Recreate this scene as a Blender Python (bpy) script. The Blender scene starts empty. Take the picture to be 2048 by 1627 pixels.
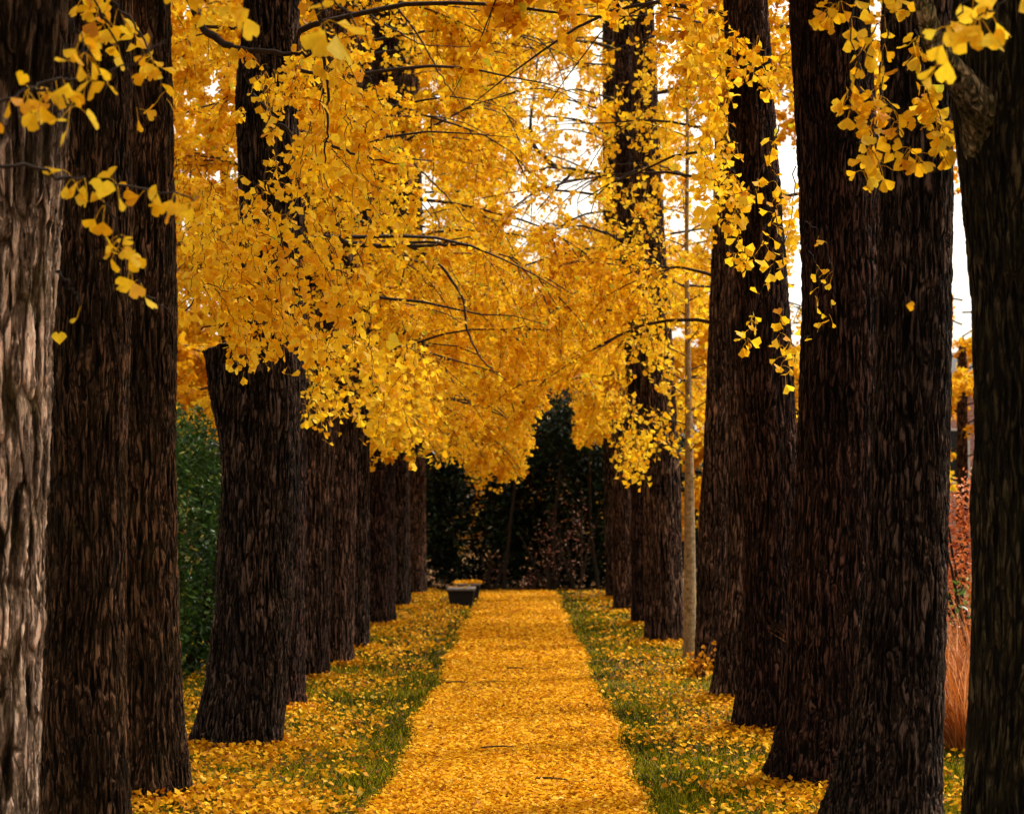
import bpy, math, random
import numpy as np
from mathutils import Vector

# ------------------------------------------------------------------ basics
F, HY, VX, H = 4836.0, 1025.0, 1041.0, 1.6      # focal length in photo pixels, horizon row, vanishing column, eye height
sc = bpy.context.scene
col = sc.collection
R = math.radians
def wx(px, Z): return (px - VX) * Z / F
def wz(py, Z): return H - (py - HY) * Z / F

def tag(o, label=None, cat=None, group=None, kind=None):
    if label: o['label'] = label
    if cat: o['category'] = cat
    if group: o['group'] = group
    if kind: o['kind'] = kind
    return o
def empty(name, loc):
    o = bpy.data.objects.new(name, None); col.objects.link(o)
    o.location = loc; o.empty_display_size = .3
    return o

class MB:
    """collects vertices and polygons with numpy, builds ONE mesh object"""
    def __init__(s): s.v=[]; s.l=[]; s.c=[]; s.m=[]; s.t=[]; s.sm=[]; s.n=0
    def add(s, v, f, mat=0, tint=None, smooth=False):
        v = np.asarray(v, float); f = np.asarray(f, np.int64)
        if len(f) == 0: return
        s.v.append(v); s.l.append((f + s.n).ravel()); k = len(f)
        s.c.append(np.full(k, f.shape[1])); s.m.append(np.full(k, mat))
        s.t.append(np.full(k, .5) if tint is None else np.asarray(tint, float))
        s.sm.append(np.full(k, smooth)); s.n += len(v)
    def build(s, name, mats, parent=None, loc=None):
        o_loc = np.array(loc if loc is not None else (parent.location if parent else (0,0,0)), float)
        v = np.concatenate(s.v) - o_loc
        l = np.concatenate(s.l); c = np.concatenate(s.c)
        me = bpy.data.meshes.new(name)
        me.vertices.add(len(v)); me.vertices.foreach_set('co', v.ravel())
        me.loops.add(len(l)); me.loops.foreach_set('vertex_index', l.astype(np.int32))
        me.polygons.add(len(c))
        st = np.concatenate([[0], np.cumsum(c)[:-1]]).astype(np.int32)
        me.polygons.foreach_set('loop_start', st)
        me.polygons.foreach_set('material_index', np.concatenate(s.m).astype(np.int32))
        me.polygons.foreach_set('use_smooth', np.concatenate(s.sm))
        a = me.attributes.new('tint', 'FLOAT', 'FACE'); a.data.foreach_set('value', np.concatenate(s.t).astype(np.float32))
        me.update(calc_edges=True)
        for m in mats: me.materials.append(m)
        o = bpy.data.objects.new(name, me); col.objects.link(o)
        if parent: o.parent = parent
        else: o.location = o_loc
        return o

def tube_vf(P, r, sides, cap=False):
    P = np.asarray(P, float); r = np.asarray(r, float); n = len(P)
    T = np.gradient(P, axis=0); T /= np.linalg.norm(T, axis=1, keepdims=True) + 1e-9
    ref = np.array([0.13, 0.21, 1.0]) if abs(T[:,2]).mean() < .8 else np.array([1.0, .17, 0.1])
    A = np.cross(T, ref); A /= np.linalg.norm(A, axis=1, keepdims=True) + 1e-9
    B = np.cross(T, A)
    th = np.arange(sides) / sides * 2 * math.pi
    V = P[:,None,:] + r[:,None,None] * (np.cos(th)[None,:,None]*A[:,None,:] + np.sin(th)[None,:,None]*B[:,None,:])
    V = V.reshape(-1, 3)
    i = np.arange(n-1)[:,None]*sides; j = np.arange(sides)[None,:]; j2 = (j+1) % sides
    Fq = np.stack([i+j, i+j2, i+sides+j2, i+sides+j], -1).reshape(-1, 4)
    return V, Fq
def curvepts(pts, n):
    """smooth resample (Catmull-Rom)"""
    p = np.asarray(pts, float)
    if len(p) == 2: 
        t = np.linspace(0,1,n)[:,None]; return p[0]*(1-t)+p[1]*t
    q = np.vstack([2*p[0]-p[1], p, 2*p[-1]-p[-2]])
    out = []
    for u in np.linspace(0, len(p)-1-1e-6, n):
        k = int(u); t = u-k; a,b,c,d = q[k],q[k+1],q[k+2],q[k+3]
        out.append(.5*((2*b)+(-a+c)*t+(2*a-5*b+4*c-d)*t*t+(-a+3*b-3*c+d)*t**3))
    return np.array(out)

def snoise(P, s, seed=0):
    """cheap smooth 3d noise -1..1"""
    g = np.random.default_rng(seed); v = 0; w = 0
    for k in range(6):
        d = g.normal(size=3); d /= np.linalg.norm(d); f = s*(1+.45*k)
        v = v + np.sin(P @ (d*f) + g.uniform(0,6.28)) / (1+.25*k); w += 1/(1+.25*k)
    return v / w * 1.6

# ------------------------------------------------------------------ materials
def new_mat(name):
    m = bpy.data.materials.new(name); m.use_nodes = True
    nt = m.node_tree; nt.nodes.clear()
    out = nt.nodes.new('ShaderNodeOutputMaterial')
    return m, nt, out
def nd(nt, typ, **kw):
    n = nt.nodes.new(typ)
    for k, v in kw.items():
        if k.startswith('i_'):
            n.inputs[k[2:].replace('_', ' ')].default_value = v
        else: setattr(n, k, v)
    return n
def ramp(nt, stops, interp='LINEAR'):
    r = nt.nodes.new('ShaderNodeValToRGB'); cr = r.color_ramp; cr.interpolation = interp
    while len(cr.elements) < len(stops): cr.elements.new(.5)
    for e, (p, c) in zip(cr.elements, stops): e.position = p; e.color = (*c, 1) if len(c) == 3 else c
    return r

def leaf_mat(name, stops, trans=.45, rough=.5, gloss=.04, veins=True):
    m, nt, out = new_mat(name); L = nt.links.new
    at = nd(nt, 'ShaderNodeAttribute', attribute_name='tint')
    rp = ramp(nt, stops); L(at.outputs['Fac'], rp.inputs[0])
    tc = nd(nt, 'ShaderNodeTexCoord'); nz = nd(nt, 'ShaderNodeTexNoise', i_Scale=45.0, i_Detail=2.0)
    L(tc.outputs['Object'], nz.inputs['Vector'])
    hs = nd(nt, 'ShaderNodeHueSaturation'); mr = nd(nt, 'ShaderNodeMapRange'); mr.inputs[3].default_value = .72; mr.inputs[4].default_value = 1.22
    L(nz.outputs['Fac'], mr.inputs[0]); L(mr.outputs[0], hs.inputs['Value']); L(rp.outputs[0], hs.inputs['Color'])
    d = nd(nt, 'ShaderNodeBsdfDiffuse'); t = nd(nt, 'ShaderNodeBsdfTranslucent'); g = nd(nt, 'ShaderNodeBsdfGlossy', i_Roughness=rough)
    L(hs.outputs[0], d.inputs[0]); L(hs.outputs[0], t.inputs[0])
    mx = nd(nt, 'ShaderNodeMixShader', i_Fac=trans); L(d.outputs[0], mx.inputs[1]); L(t.outputs[0], mx.inputs[2])
    mg = nd(nt, 'ShaderNodeMixShader', i_Fac=gloss); L(mx.outputs[0], mg.inputs[1]); L(g.outputs[0], mg.inputs[2])
    L(mg.outputs[0], out.inputs[0])
    return m

def bark_mat(name, ridge, mid, crack, k=19.0, depth=.026, moss=None, upper=None, zf=.10):
    """furrowed bark: interlacing vertical ridges (a stretched cell net) broken by streaky grain"""
    m, nt, out = new_mat(name); L = nt.links.new
    tc = nd(nt, 'ShaderNodeTexCoord'); oi = nd(nt, 'ShaderNodeObjectInfo')
    sc_ = nd(nt, 'ShaderNodeVectorMath', operation='SCALE'); sc_.inputs[0].default_value = (31, 47, 23); L(oi.outputs['Random'], sc_.inputs['Scale'])
    ad = nd(nt, 'ShaderNodeVectorMath', operation='ADD'); L(tc.outputs['Object'], ad.inputs[0]); L(sc_.outputs[0], ad.inputs[1])
    nw = nd(nt, 'ShaderNodeTexNoise', i_Scale=5.0, i_Detail=4.0, i_Roughness=.55); wm = nd(nt, 'ShaderNodeMapping'); wm.inputs['Scale'].default_value = (1, 1, .30); L(ad.outputs[0], wm.inputs['Vector']); L(wm.outputs[0], nw.inputs['Vector'])
    s1 = nd(nt, 'ShaderNodeVectorMath', operation='SUBTRACT'); L(nw.outputs['Color'], s1.inputs[0]); s1.inputs[1].default_value = (.5,.5,.5)
    s2 = nd(nt, 'ShaderNodeVectorMath', operation='SCALE', i_Scale=.11); L(s1.outputs[0], s2.inputs[0])
    a2 = nd(nt, 'ShaderNodeVectorMath', operation='ADD'); L(ad.outputs[0], a2.inputs[0]); L(s2.outputs[0], a2.inputs[1])
    def mapped(z):
        q = nd(nt, 'ShaderNodeMapping'); q.inputs['Scale'].default_value = (1, 1, z); L(a2.outputs[0], q.inputs['Vector']); return q.outputs[0]
    def math_(op, a, b, c=None):
        q = nd(nt, 'ShaderNodeMath', operation=op)
        for i, x in enumerate((a, b, c)):
            if x is None: continue
            if isinstance(x, (int, float)): q.inputs[i].default_value = x
            else: L(x, q.inputs[i])
        return q.outputs[0]
    vo = nd(nt, 'ShaderNodeTexVoronoi', feature='DISTANCE_TO_EDGE', i_Scale=k); L(mapped(zf), vo.inputs['Vector'])
    net = ramp(nt, [(0,(1,1,1)), (.10,(.85,.85,.85)), (.22,(.35,.35,.35)), (.42,(0,0,0))]); L(vo.outputs['Distance'], net.inputs[0])
    n1 = nd(nt, 'ShaderNodeTexNoise', i_Scale=k*1.15, i_Detail=3.0, i_Roughness=.55); L(mapped(zf*.9), n1.inputs['Vector'])
    st = ramp(nt, [(.40,(0,0,0)), (.60,(1,1,1))]); L(n1.outputs['Fac'], st.inputs[0])
    n2 = nd(nt, 'ShaderNodeTexNoise', i_Scale=k*4.2, i_Detail=4.0, i_Roughness=.65); L(mapped(zf*1.6), n2.inputs['Vector'])
    fine = ramp(nt, [(.36,(0,0,0)), (.64,(1,1,1))]); L(n2.outputs['Fac'], fine.inputs[0])
    h = math_('MULTIPLY_ADD', net.outputs[0], .50, math_('MULTIPLY_ADD', st.outputs[0], .28, math_('MULTIPLY', fine.outputs[0], .22)))
    vb = nd(nt, 'ShaderNodeTexVoronoi', feature='DISTANCE_TO_EDGE', i_Scale=k*.8); L(mapped(zf*1.7), vb.inputs['Vector'])
    brk = ramp(nt, [(0,(.55,.55,.55)), (.12,(1,1,1))]); L(vb.outputs['Distance'], brk.inputs[0])
    h = math_('MULTIPLY', h, brk.outputs[0])
    cr = ramp(nt, [(.16, crack), (.42, mid), (.62, tuple(.32*a+.68*b for a,b in zip(ridge,mid))), (.80, tuple(1.35*a for a in ridge))]); L(h, cr.inputs[0])  # top stop brightens the ridge crests: highlights painted into the bark colour
    nl = nd(nt, 'ShaderNodeTexNoise', i_Scale=2.2, i_Detail=5.0, i_Roughness=.6); L(ad.outputs[0], nl.inputs['Vector'])
    hs = nd(nt, 'ShaderNodeHueSaturation'); mr = nd(nt, 'ShaderNodeMapRange'); mr.inputs[1].default_value=.3; mr.inputs[2].default_value=.7; mr.inputs[3].default_value=.45; mr.inputs[4].default_value=1.55
    L(nl.outputs['Fac'], mr.inputs[0]); L(mr.outputs[0], hs.inputs['Value']); L(cr.outputs[0], hs.inputs['Color'])
    last = hs.outputs[0]
    if moss:
        nm = nd(nt, 'ShaderNodeTexNoise', i_Scale=5.0, i_Detail=6.0, i_Roughness=.75)
        am = nd(nt, 'ShaderNodeVectorMath', operation='ADD'); L(ad.outputs[0], am.inputs[0]); am.inputs[1].default_value = (7, 3, 9); L(am.outputs[0], nm.inputs['Vector'])
        rm = ramp(nt, [(.45,(0,0,0)), (.62,(moss[1],)*3)]); L(nm.outputs['Fac'], rm.inputs[0])
        mc = nd(nt, 'ShaderNodeMixRGB', blend_type='MULTIPLY', i_Fac=1.0); mc.inputs[1].default_value = (*moss[0], 1); L(mr.outputs[0], mc.inputs[2])
        hm = nd(nt, 'ShaderNodeMixRGB', blend_type='MULTIPLY', i_Fac=.85); L(mc.outputs[0], hm.inputs[1]); L(h, hm.inputs[2])
        mm = nd(nt, 'ShaderNodeMixRGB'); L(rm.outputs[0], mm.inputs[0]); L(last, mm.inputs[1]); L(hm.outputs[0], mm.inputs[2])
        last = mm.outputs[0]
    if upper:                                   # bark colour gets darker higher up the stem
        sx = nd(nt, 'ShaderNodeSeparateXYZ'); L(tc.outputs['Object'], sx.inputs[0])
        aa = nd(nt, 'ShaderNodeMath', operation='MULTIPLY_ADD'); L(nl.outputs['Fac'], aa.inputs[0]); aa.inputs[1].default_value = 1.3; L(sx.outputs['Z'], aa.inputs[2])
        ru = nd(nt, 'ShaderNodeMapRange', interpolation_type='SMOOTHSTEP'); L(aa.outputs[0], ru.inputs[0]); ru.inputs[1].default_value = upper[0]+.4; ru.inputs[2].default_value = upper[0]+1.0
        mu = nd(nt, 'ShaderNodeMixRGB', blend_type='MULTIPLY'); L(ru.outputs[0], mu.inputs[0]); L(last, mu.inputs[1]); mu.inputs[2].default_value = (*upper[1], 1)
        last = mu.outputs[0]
    b = nd(nt, 'ShaderNodeBsdfPrincipled', i_Roughness=.9); b.inputs['Specular IOR Level'].default_value = .10
    L(last, b.inputs['Base Color'])
    bp = nd(nt, 'ShaderNodeBump', i_Strength=1.0); L(h, bp.inputs['Height'])
    bp.inputs['Distance'].default_value = .02; L(bp.outputs[0], b.inputs['Normal'])
    L(b.outputs[0], out.inputs[0])
    dp = nd(nt, 'ShaderNodeDisplacement', i_Midlevel=.55, i_Scale=depth); L(h, dp.inputs['Height']); L(dp.outputs[0], out.inputs['Displacement'])
    m.displacement_method = 'BOTH'
    return m

def simple_mat(name, c1, c2, scale=8.0, rough=.8, bump=.3, dist=.01):
    m, nt, out = new_mat(name); L = nt.links.new
    tc = nd(nt, 'ShaderNodeTexCoord'); nz = nd(nt, 'ShaderNodeTexNoise', i_Scale=scale, i_Detail=6.0, i_Roughness=.65); L(tc.outputs['Object'], nz.inputs['Vector'])
    rp = ramp(nt, [(.35, c1), (.65, c2)]); L(nz.outputs['Fac'], rp.inputs[0])
    b = nd(nt, 'ShaderNodeBsdfPrincipled', i_Roughness=rough); b.inputs['Specular IOR Level'].default_value = .3
    L(rp.outputs[0], b.inputs['Base Color'])
    bp = nd(nt, 'ShaderNodeBump', i_Strength=bump); bp.inputs['Distance'].default_value = dist
    L(nz.outputs['Fac'], bp.inputs['Height']); L(bp.outputs[0], b.inputs['Normal']); L(b.outputs[0], out.inputs[0])
    return m

GOLD = leaf_mat('ginkgo_leaf', [(0,(.52,.20,.006)), (.16,(.82,.41,.008)), (.45,(.92,.58,.012)), (.8,(.95,.69,.03)), (.93,(.93,.64,.045)), (1,(.58,.56,.03))], trans=.44, gloss=.015)
LITTER = leaf_mat('fallen_leaf', [(0,(.10,.04,.01)), (.14,(.34,.12,.008)), (.32,(.66,.28,.008)), (.6,(.80,.41,.009)), (.9,(.86,.52,.02)), (1,(.88,.64,.14))], trans=.2, gloss=.008)
GRASS = leaf_mat('grass_blade', [(0,(.008,.012,.001)), (.5,(.070,.084,.002)), (1,(.44,.40,.009))], trans=.3, gloss=.006)
DARKG = leaf_mat('dark_evergreen_leaf', [(0,(.0015,.004,.002)), (.6,(.007,.021,.007)), (.90,(.028,.085,.020)), (1,(.40,.40,.34))], trans=.1, gloss=.03, rough=.4)  # pale grey end stop paints glints onto a few leaves
LAUREL = leaf_mat('laurel_leaf', [(0,(.008,.025,.006)), (.5,(.04,.12,.015)), (.85,(.13,.28,.04)), (1,(.50,.50,.10))], trans=.25, gloss=.045, rough=.3)
PINKL = leaf_mat('russet_leaf', [(0,(.02,.01,.008)), (.5,(.16,.055,.03)), (.8,(.62,.30,.20)), (1,(.85,.75,.66))], trans=.3)
REDL = leaf_mat('red_autumn_leaf', [(0,(.30,.06,.02)), (.5,(.85,.28,.07)), (.85,(.85,.42,.22)), (1,(.75,.55,.42))], trans=.3)
STRAW = leaf_mat('rust_straw', [(0,(.22,.06,.012)), (.5,(.55,.18,.03)), (1,(.75,.36,.14))], trans=.3)
TWIG = simple_mat('twig_bark', (.012,.008,.006), (.035,.022,.015), 30, .85, .2)
BK_DARK = bark_mat('bark_dark', (.105,.070,.052), (.0042,.0022,.0013), (.0003,.0002,.0001), k=33)
BK_RED = bark_mat('bark_reddish', (.090,.047,.034), (.0052,.0022,.0013), (.0003,.0002,.0001), k=34)
BK_BROWN = bark_mat('bark_brown', (.18,.098,.052), (.0135,.0066,.0028), (.0005,.0003,.0001), k=33, moss=((.036,.026,.006), .6))
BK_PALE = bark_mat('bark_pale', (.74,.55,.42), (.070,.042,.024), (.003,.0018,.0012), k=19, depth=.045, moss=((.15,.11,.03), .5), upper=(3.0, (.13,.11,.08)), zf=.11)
BK_MOSS = bark_mat('bark_mossy', (.070,.054,.026), (.0050,.0038,.0014), (.0004,.0003,.0002), k=34, depth=.016, moss=((.020,.018,.004), .7))
BK_GREY = bark_mat('bark_grey_brown', (.165,.098,.068), (.0125,.0064,.0040), (.0005,.0003,.0002), k=30)
BK_YOUNG = simple_mat('young_bark', (.10,.066,.03), (.36,.26,.13), 22, .8, .4)

# ------------------------------------------------------------------ leaf shapes
LEAF_HI = (np.array([(0,0,0),(-.34,.30,.03),(-.56,.56,.09),(-.40,.80,.05),(-.16,.88,.02),(0,.72,-.02),(.16,.88,.02),(.40,.80,.05),(.56,.56,.09),(.34,.30,.03)]),
           [(0,1,2,3),(0,3,4,5),(0,5,6,7),(0,7,8,9)])
LEAF_MID = (np.array([(0,0,0),(-.55,.52,.10),(-.28,.88,.04),(0,.76,-.03),(.28,.88,.04),(.55,.52,.10)]), [(0,1,2,3),(0,3,4,5)])
LEAF_LOW = (np.array([(0,0,0),(-.52,.58,.06),(0,.88,-.04),(.52,.58,.06)]), [(0,1,2,3)])
LEAF_OVAL = (np.array([(0,0,0),(-.24,.35,.03),(-.18,.75,.02),(0,1,-.05),(.18,.75,.02),(.24,.35,.03)]), [(0,1,2,3),(0,3,4,5)])
LEAF_OVAL_LOW = (np.array([(0,0,0),(-.25,.5,.05),(0,1,0),(.25,.5,.05)]), [(0,1,2,3)])

def add_leaves(mb, P, size, g, shape=LEAF_MID, mat=0, droop=.5, flat=False, tint=None, spread=None, tilt=.35, face=None, curl=1.0):
    n = len(P)
    if n == 0: return
    az = g.uniform(0, 2*math.pi, n)
    if flat:
        N = np.stack([g.normal(0,tilt,n), g.normal(0,tilt,n), np.ones(n)], 1); N /= np.linalg.norm(N, axis=1, keepdims=True)
        D = np.stack([np.cos(az), np.sin(az), np.zeros(n)], 1); D -= (D*N).sum(1)[:,None]*N; D /= np.linalg.norm(D, axis=1, keepdims=True)
    else:
        D = np.stack([np.cos(az), np.sin(az), g.normal(-droop, .55, n)], 1)
        if spread is not None: D += spread
        D /= np.linalg.norm(D, axis=1, keepdims=True)
        Q = g.normal(size=(n,3)); Q[:,2] += .5
        N = Q - (Q*D).sum(1)[:,None]*D; N /= np.linalg.norm(N, axis=1, keepdims=True)
    X = np.cross(D, N)
    s = size * g.uniform(.62, 1.22, n)
    sh, fs = shape
    cz = g.uniform(-1.6, 2.6, n)*curl; wd = g.uniform(.75, 1.15, n)
    V = P[:,None,:] + s[:,None,None]*( (sh[None,:,0]*wd[:,None])[:,:,None]*X[:,None,:] + sh[None,:,1,None]*D[:,None,:] + (sh[None,:,2]*cz[:,None])[:,:,None]*N[:,None,:])
    k = len(sh); fs = np.array(fs)
    Fc = (np.arange(n)[:,None,None]*k + fs[None]).reshape(-1, fs.shape[1])
    if tint is None: tint = np.clip(g.beta(2.2, 2.0, n), 0, 1)
    mb.add(V.reshape(-1,3), Fc, mat, np.repeat(tint, len(fs)))

# ------------------------------------------------------------------ trunks
def lobes(g): return [(k, g.uniform(.012,.04)/(1+.12*k), g.uniform(0,6.28), g.uniform(-.25,.25)) for k in (2,3,5,7,9)]
def trunk_rings(prof, Z, top, g, step):
    """prof: (row, left column, right column) read off the photo at depth Z -> centre line and radius by height"""
    pr = sorted([(wz(y, Z), wx((a+b)/2, Z), (b-a)/2*Z/F) for y,a,b in prof])
    zs = [p[0] for p in pr]; xs = [p[1] for p in pr]; rs = [p[2] for p in pr]
    if zs[0] > 0: xs = [xs[0]]+xs; rs = [rs[0]*1.06]+rs; zs = [0.0]+zs
    lean = (xs[-1]-xs[-2])/(max(zs[-1]-zs[-2],.2))*.4
    zt = zs[-1]
    for f in (.35, .7, 1.0):
        z = zt+(top-zt)*f; zs.append(z); xs.append(xs[-1]+max(-.08,min(.08,lean))*(z-zs[-2])); rs.append(rs[len(pr)-1]*(1-.85*f) if f<1 else .02)
    z = np.arange(-.12, top, step)
    return z, np.interp(z, zs, xs), np.maximum(np.interp(z, zs, rs), .015)
def trunk(root, prof, Z, mat, g, top=12.0, dtl=.011, flare=.10, name='trunk', lob=1.0):
    hi = 1.7+1.05*Z*.2126 if Z < 18 else top      # fine rings only where they can be seen
    z, x, r = trunk_rings(prof, Z, top, g, dtl*1.5)
    k = 9; ke = np.ones(k)/k
    x = np.convolve(np.pad(x, k//2, 'edge'), ke, 'valid'); r = np.convolve(np.pad(r, k//2, 'edge'), ke, 'valid')
    if Z < 18:                                    # thin rings above the visible stretch
        sel = (z < hi) | (np.arange(len(z)) % 6 == 0); z, x, r = z[sel], x[sel], r[sel]
    rmax = r[len(r)//6]; sides = int(max(24, 2*math.pi*rmax/dtl))
    th = np.arange(sides)/sides*2*math.pi
    RR = np.ones((len(z), sides))
    for kk, a, ph, dr in lobes(g): RR += lob*a*np.cos(kk*th[None,:]+ph+dr*z[:,None]) 
    fl = np.exp(-np.maximum(z,0)/.28)[:,None]
    RR += flare*fl*(.6+.7*np.cos(5*th+g.uniform(0,6))[None,:])
    for _ in range(7):                            # burls and healed branch scars
        zc, tc_, a_, w_ = g.uniform(.3, 5.5), g.uniform(0, 6.28), g.uniform(.03,.085), g.uniform(.10,.22)
        dth = np.angle(np.exp(1j*(th-tc_)))[None,:]; RR += a_*np.exp(-(dth/.38)**2)*np.exp(-((z-zc)/w_)**2)[:,None]
    RR = RR * r[:,None]
    X = x[:,None]+RR*np.cos(th)[None,:]; Y = Z+.0+RR*np.sin(th)[None,:]+0*z[:,None]; ZZ = np.repeat(z[:,None], sides, 1)
    V = np.stack([X,Y,ZZ], -1).reshape(-1,3)
    i = np.arange(len(z)-1)[:,None]*sides; j = np.arange(sides)[None,:]; j2=(j+1)%sides
    Fq = np.stack([i+j, i+j2, i+sides+j2, i+sides+j], -1).reshape(-1,4)
    mb = MB(); mb.add(V, Fq, 0, smooth=True)
    o = mb.build(name, [mat], root)
    return o, (lambda h: (float(np.interp(h, z, x)), float(np.interp(h, z, r))))

# ------------------------------------------------------------------ crowns
def lowest(P, n=0, n2=0):
    X, Z = P[:,0], P[:,1]
    lo = 1.6 + Z*(.026-.012*np.clip((Z-25)/6,0,1)*np.clip((X+1.7)/.5,0,1)*(X<.25)+.026*np.clip((X-.05)/.4,0,1)*(X<.95)) + .22*n + .18*n2
    lo = np.where((X < -2.4), 1.6+Z*.034+.25*n, lo)
    return np.where((X > 2.3), 2.6+Z*.04+.4*n, lo)
def keep(P, g):
    """where the avenue's foliage hangs: open over the path near the viewer, a ragged gap to the sky along the path's right half"""
    X, Z, z = P[:,0], P[:,1], P[:,2]
    n = snoise(P, 1.5, 5); n2 = snoise(P, 3.6, 9)
    lo = lowest(P, n, n2)
    p = np.ones(len(P))
    p = np.where(z < lo, 0, p)
    inner = (np.abs(X) < .95+.25*n) & (Z < 24) & (z < 6.4); p = np.where(inner, 0, p)
    el = (z-1.6)/Z
    gap = (X > -.30+.35*n) & (X < 1.05+.3*n2) & (Z > 20) & (z > 3.9+.085*(Z-20)+.5*n2) & (z < 6.2+.08*Z+.8*n)
    p = np.where(gap, np.where(n2+.5*n > .08, .03, .95), p)
    out = (X > 2.9+.4*n) & (z > 3.0+.6*n2) & (z < 1.9+.155*Z+.5*n); p = np.where(out, .42, p)
    p = np.where((np.abs(X-1.42)<.22) & (Z>22) & (Z<34), .4*p, p)
    p = np.where((np.abs(X+1.93)<.42) & (Z<16.6) & (z<6.2), .22, p)
    p = p*np.clip(1.05+.9*n2, .25, 1)
    return g.uniform(size=len(P)) < p

def walk(p, d, L, step, g, droop, jit):
    pts = [p]; d = d/np.linalg.norm(d); n = max(2, int(L/step))
    for i in range(n):
        d = d + g.normal(0, jit, 3) + np.array([0,0,-droop*step]); d = d/np.linalg.norm(d)
        p = p + d*(L/n); pts.append(p)
    return np.array(pts)

def crown(root, at, Z, X0, g, zlo, ztop, nl, reach, dens=1.0, size=.07, shape=LEAF_MID, sec=.42, lim=None, filt=True, bias=None, twigmul=1.0):
    mb = MB(); LP = []
    for li in range(nl):
        f = (li+.5)/nl; z0 = zlo + (ztop-zlo)*f**1.1
        az = li*2.399 + g.uniform(-.4,.4)
        if bias is not None and g.uniform() < .45: az = bias + g.normal(0, .55)
        x, r = at(z0)
        Lr = reach*(1-.35*f)*g.uniform(.75,1.15)
        el = g.uniform(.15,.6)
        d = np.array([math.cos(az)*math.cos(el), math.sin(az)*math.cos(el), math.sin(el)])
        P = walk(np.array([x, Z, z0]), d, Lr, .3, g, .38, .10)
        if filt:
            bad = np.nonzero(P[:,2] < lowest(P)+.05)[0]
            if len(bad) and bad[0] < len(P)-1: P = P[:max(3, bad[0])]
        rr = np.linspace(.008+.006*Lr, .003, len(P)); V, Fq = tube_vf(P, rr, 5); mb.add(V, Fq, 1, smooth=True)
        LP.append(np.repeat(P[len(P)//3:], 3, 0)+g.normal(0,.05,(3*(len(P)-len(P)//3),3)))
        for bi in range(int(Lr/ sec)+2):
            t = g.uniform(.18, 1.0); k = min(int(t*(len(P)-1)), len(P)-2); q = P[k]+(P[k+1]-P[k])*g.uniform()
            dd = P[k+1]-P[k]; dd = dd/np.linalg.norm(dd); sd = np.cross(dd, (0,0,1)); sd = sd*(1 if bi%2 else -1)
            L2 = (.45+.55*(1-t))*Lr*.52*g.uniform(.7,1.2)+.25
            B = walk(q, dd*.75+sd*g.uniform(.4,1.1)+np.array([0,0,g.uniform(-.2,.35)]), L2, .22, g, .75, .12)
            if filt:
                bad = np.nonzero(B[:,2] < lowest(B)+.02)[0]
                if len(bad): B = B[:max(2, bad[0])]
                if bad.size and bad[0] < 2: continue
            if filt and not keep(B[len(B)//2:len(B)//2+1], g)[0] and g.uniform() < .93: continue
            V, Fq = tube_vf(B, np.linspace(.009,.004,len(B)), 4); mb.add(V, Fq, 1)
            LP.append(B[1:][g.uniform(size=len(B)-1)<.8])
            for ti in range(int(len(B)*1.25*twigmul)):
                kk = g.integers(0, len(B)-1); q2 = B[kk]
                d2 = B[min(kk+1,len(B)-1)]-B[max(kk-1,0)]; d2 = d2/np.linalg.norm(d2)
                Tw = walk(q2, d2*.5+g.normal(0,.55,3)+np.array([0,0,-.35]), g.uniform(.3,.85), .12, g, 1.3, .14)
                if filt:
                    ok = keep(Tw[-1:], g)[0]
                    if not ok: continue
                V, Fq = tube_vf(Tw, np.linspace(.0042,.0022,len(Tw)), 3); mb.add(V, Fq, 1)
                m = max(3, int(len(Tw)*2.4*dens)); u = g.uniform(0, len(Tw)-1.001, m); ku = u.astype(int)
                LP.append(Tw[ku]+(Tw[ku+1]-Tw[ku])*(u-ku)[:,None])
    C = np.concatenate(LP)
    if filt: C = C[keep(C, g)]
    per = 6
    P = np.repeat(C, per, 0)+g.normal(0,.032,(len(C)*per,3))
    t = np.clip(.5+.22*snoise(P, .9, 3)+.20*g.normal(size=len(P)), 0, .97); t = np.where(g.uniform(size=len(P))<.03, 1.0, t)
    if lim: P, t = P[:lim], t[:lim]
    add_leaves(mb, P, size, g, shape, 0, tint=t)
    return mb.build('crown', [GOLD, TWIG], root), len(P)

def spray(mb, pts, Z, g, n, size, r0=.006, Zend=None, shape=LEAF_HI, side=0, per=(1,4), stem=.035, hang=.6, tint=None):
    """one leafy twig; pts are (col,row) in the photo at depth Z (to Zend)"""
    Zs = np.linspace(Z, Zend or Z, len(pts))
    P = curvepts([(wx(a, zz), zz, wz(b, zz)) for (a,b), zz in zip(pts, Zs)], 4+5*len(pts))
    P += g.normal(0, .006, P.shape)
    V, Fq = tube_vf(P, np.linspace(r0, max(.0014, r0*.3), len(P)), 6 if r0>.01 else 4); mb.add(V, Fq, 1, smooth=True)
    for i in range(n):
        u = g.uniform(.03, 1)*(len(P)-1.001); k = int(u); q = P[k]+(P[k+1]-P[k])*(u-k)
        for j in range(g.integers(*per)):
            d = g.normal(0,1,3)+np.array([0,0,-hang]); d /= np.linalg.norm(d); L = stem*g.uniform(.6,1.5)
            e = q+d*L+np.array([0,0,-.3*L])
            V, Fq = tube_vf(np.array([q, (q+e)/2+np.array([0,0,.12*L]), e]), [.0013,.0010,.0010], 3); mb.add(V, Fq, 0, tint=np.full(len(Fq), .7))
            tt = None if tint is None else np.clip(g.normal(tint,.15,1),0,.96)
            add_leaves(mb, e[None], size, g, shape, 0, droop=.5, spread=d[None]*1.2, tint=tt, curl=1.6)
    return P

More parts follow.
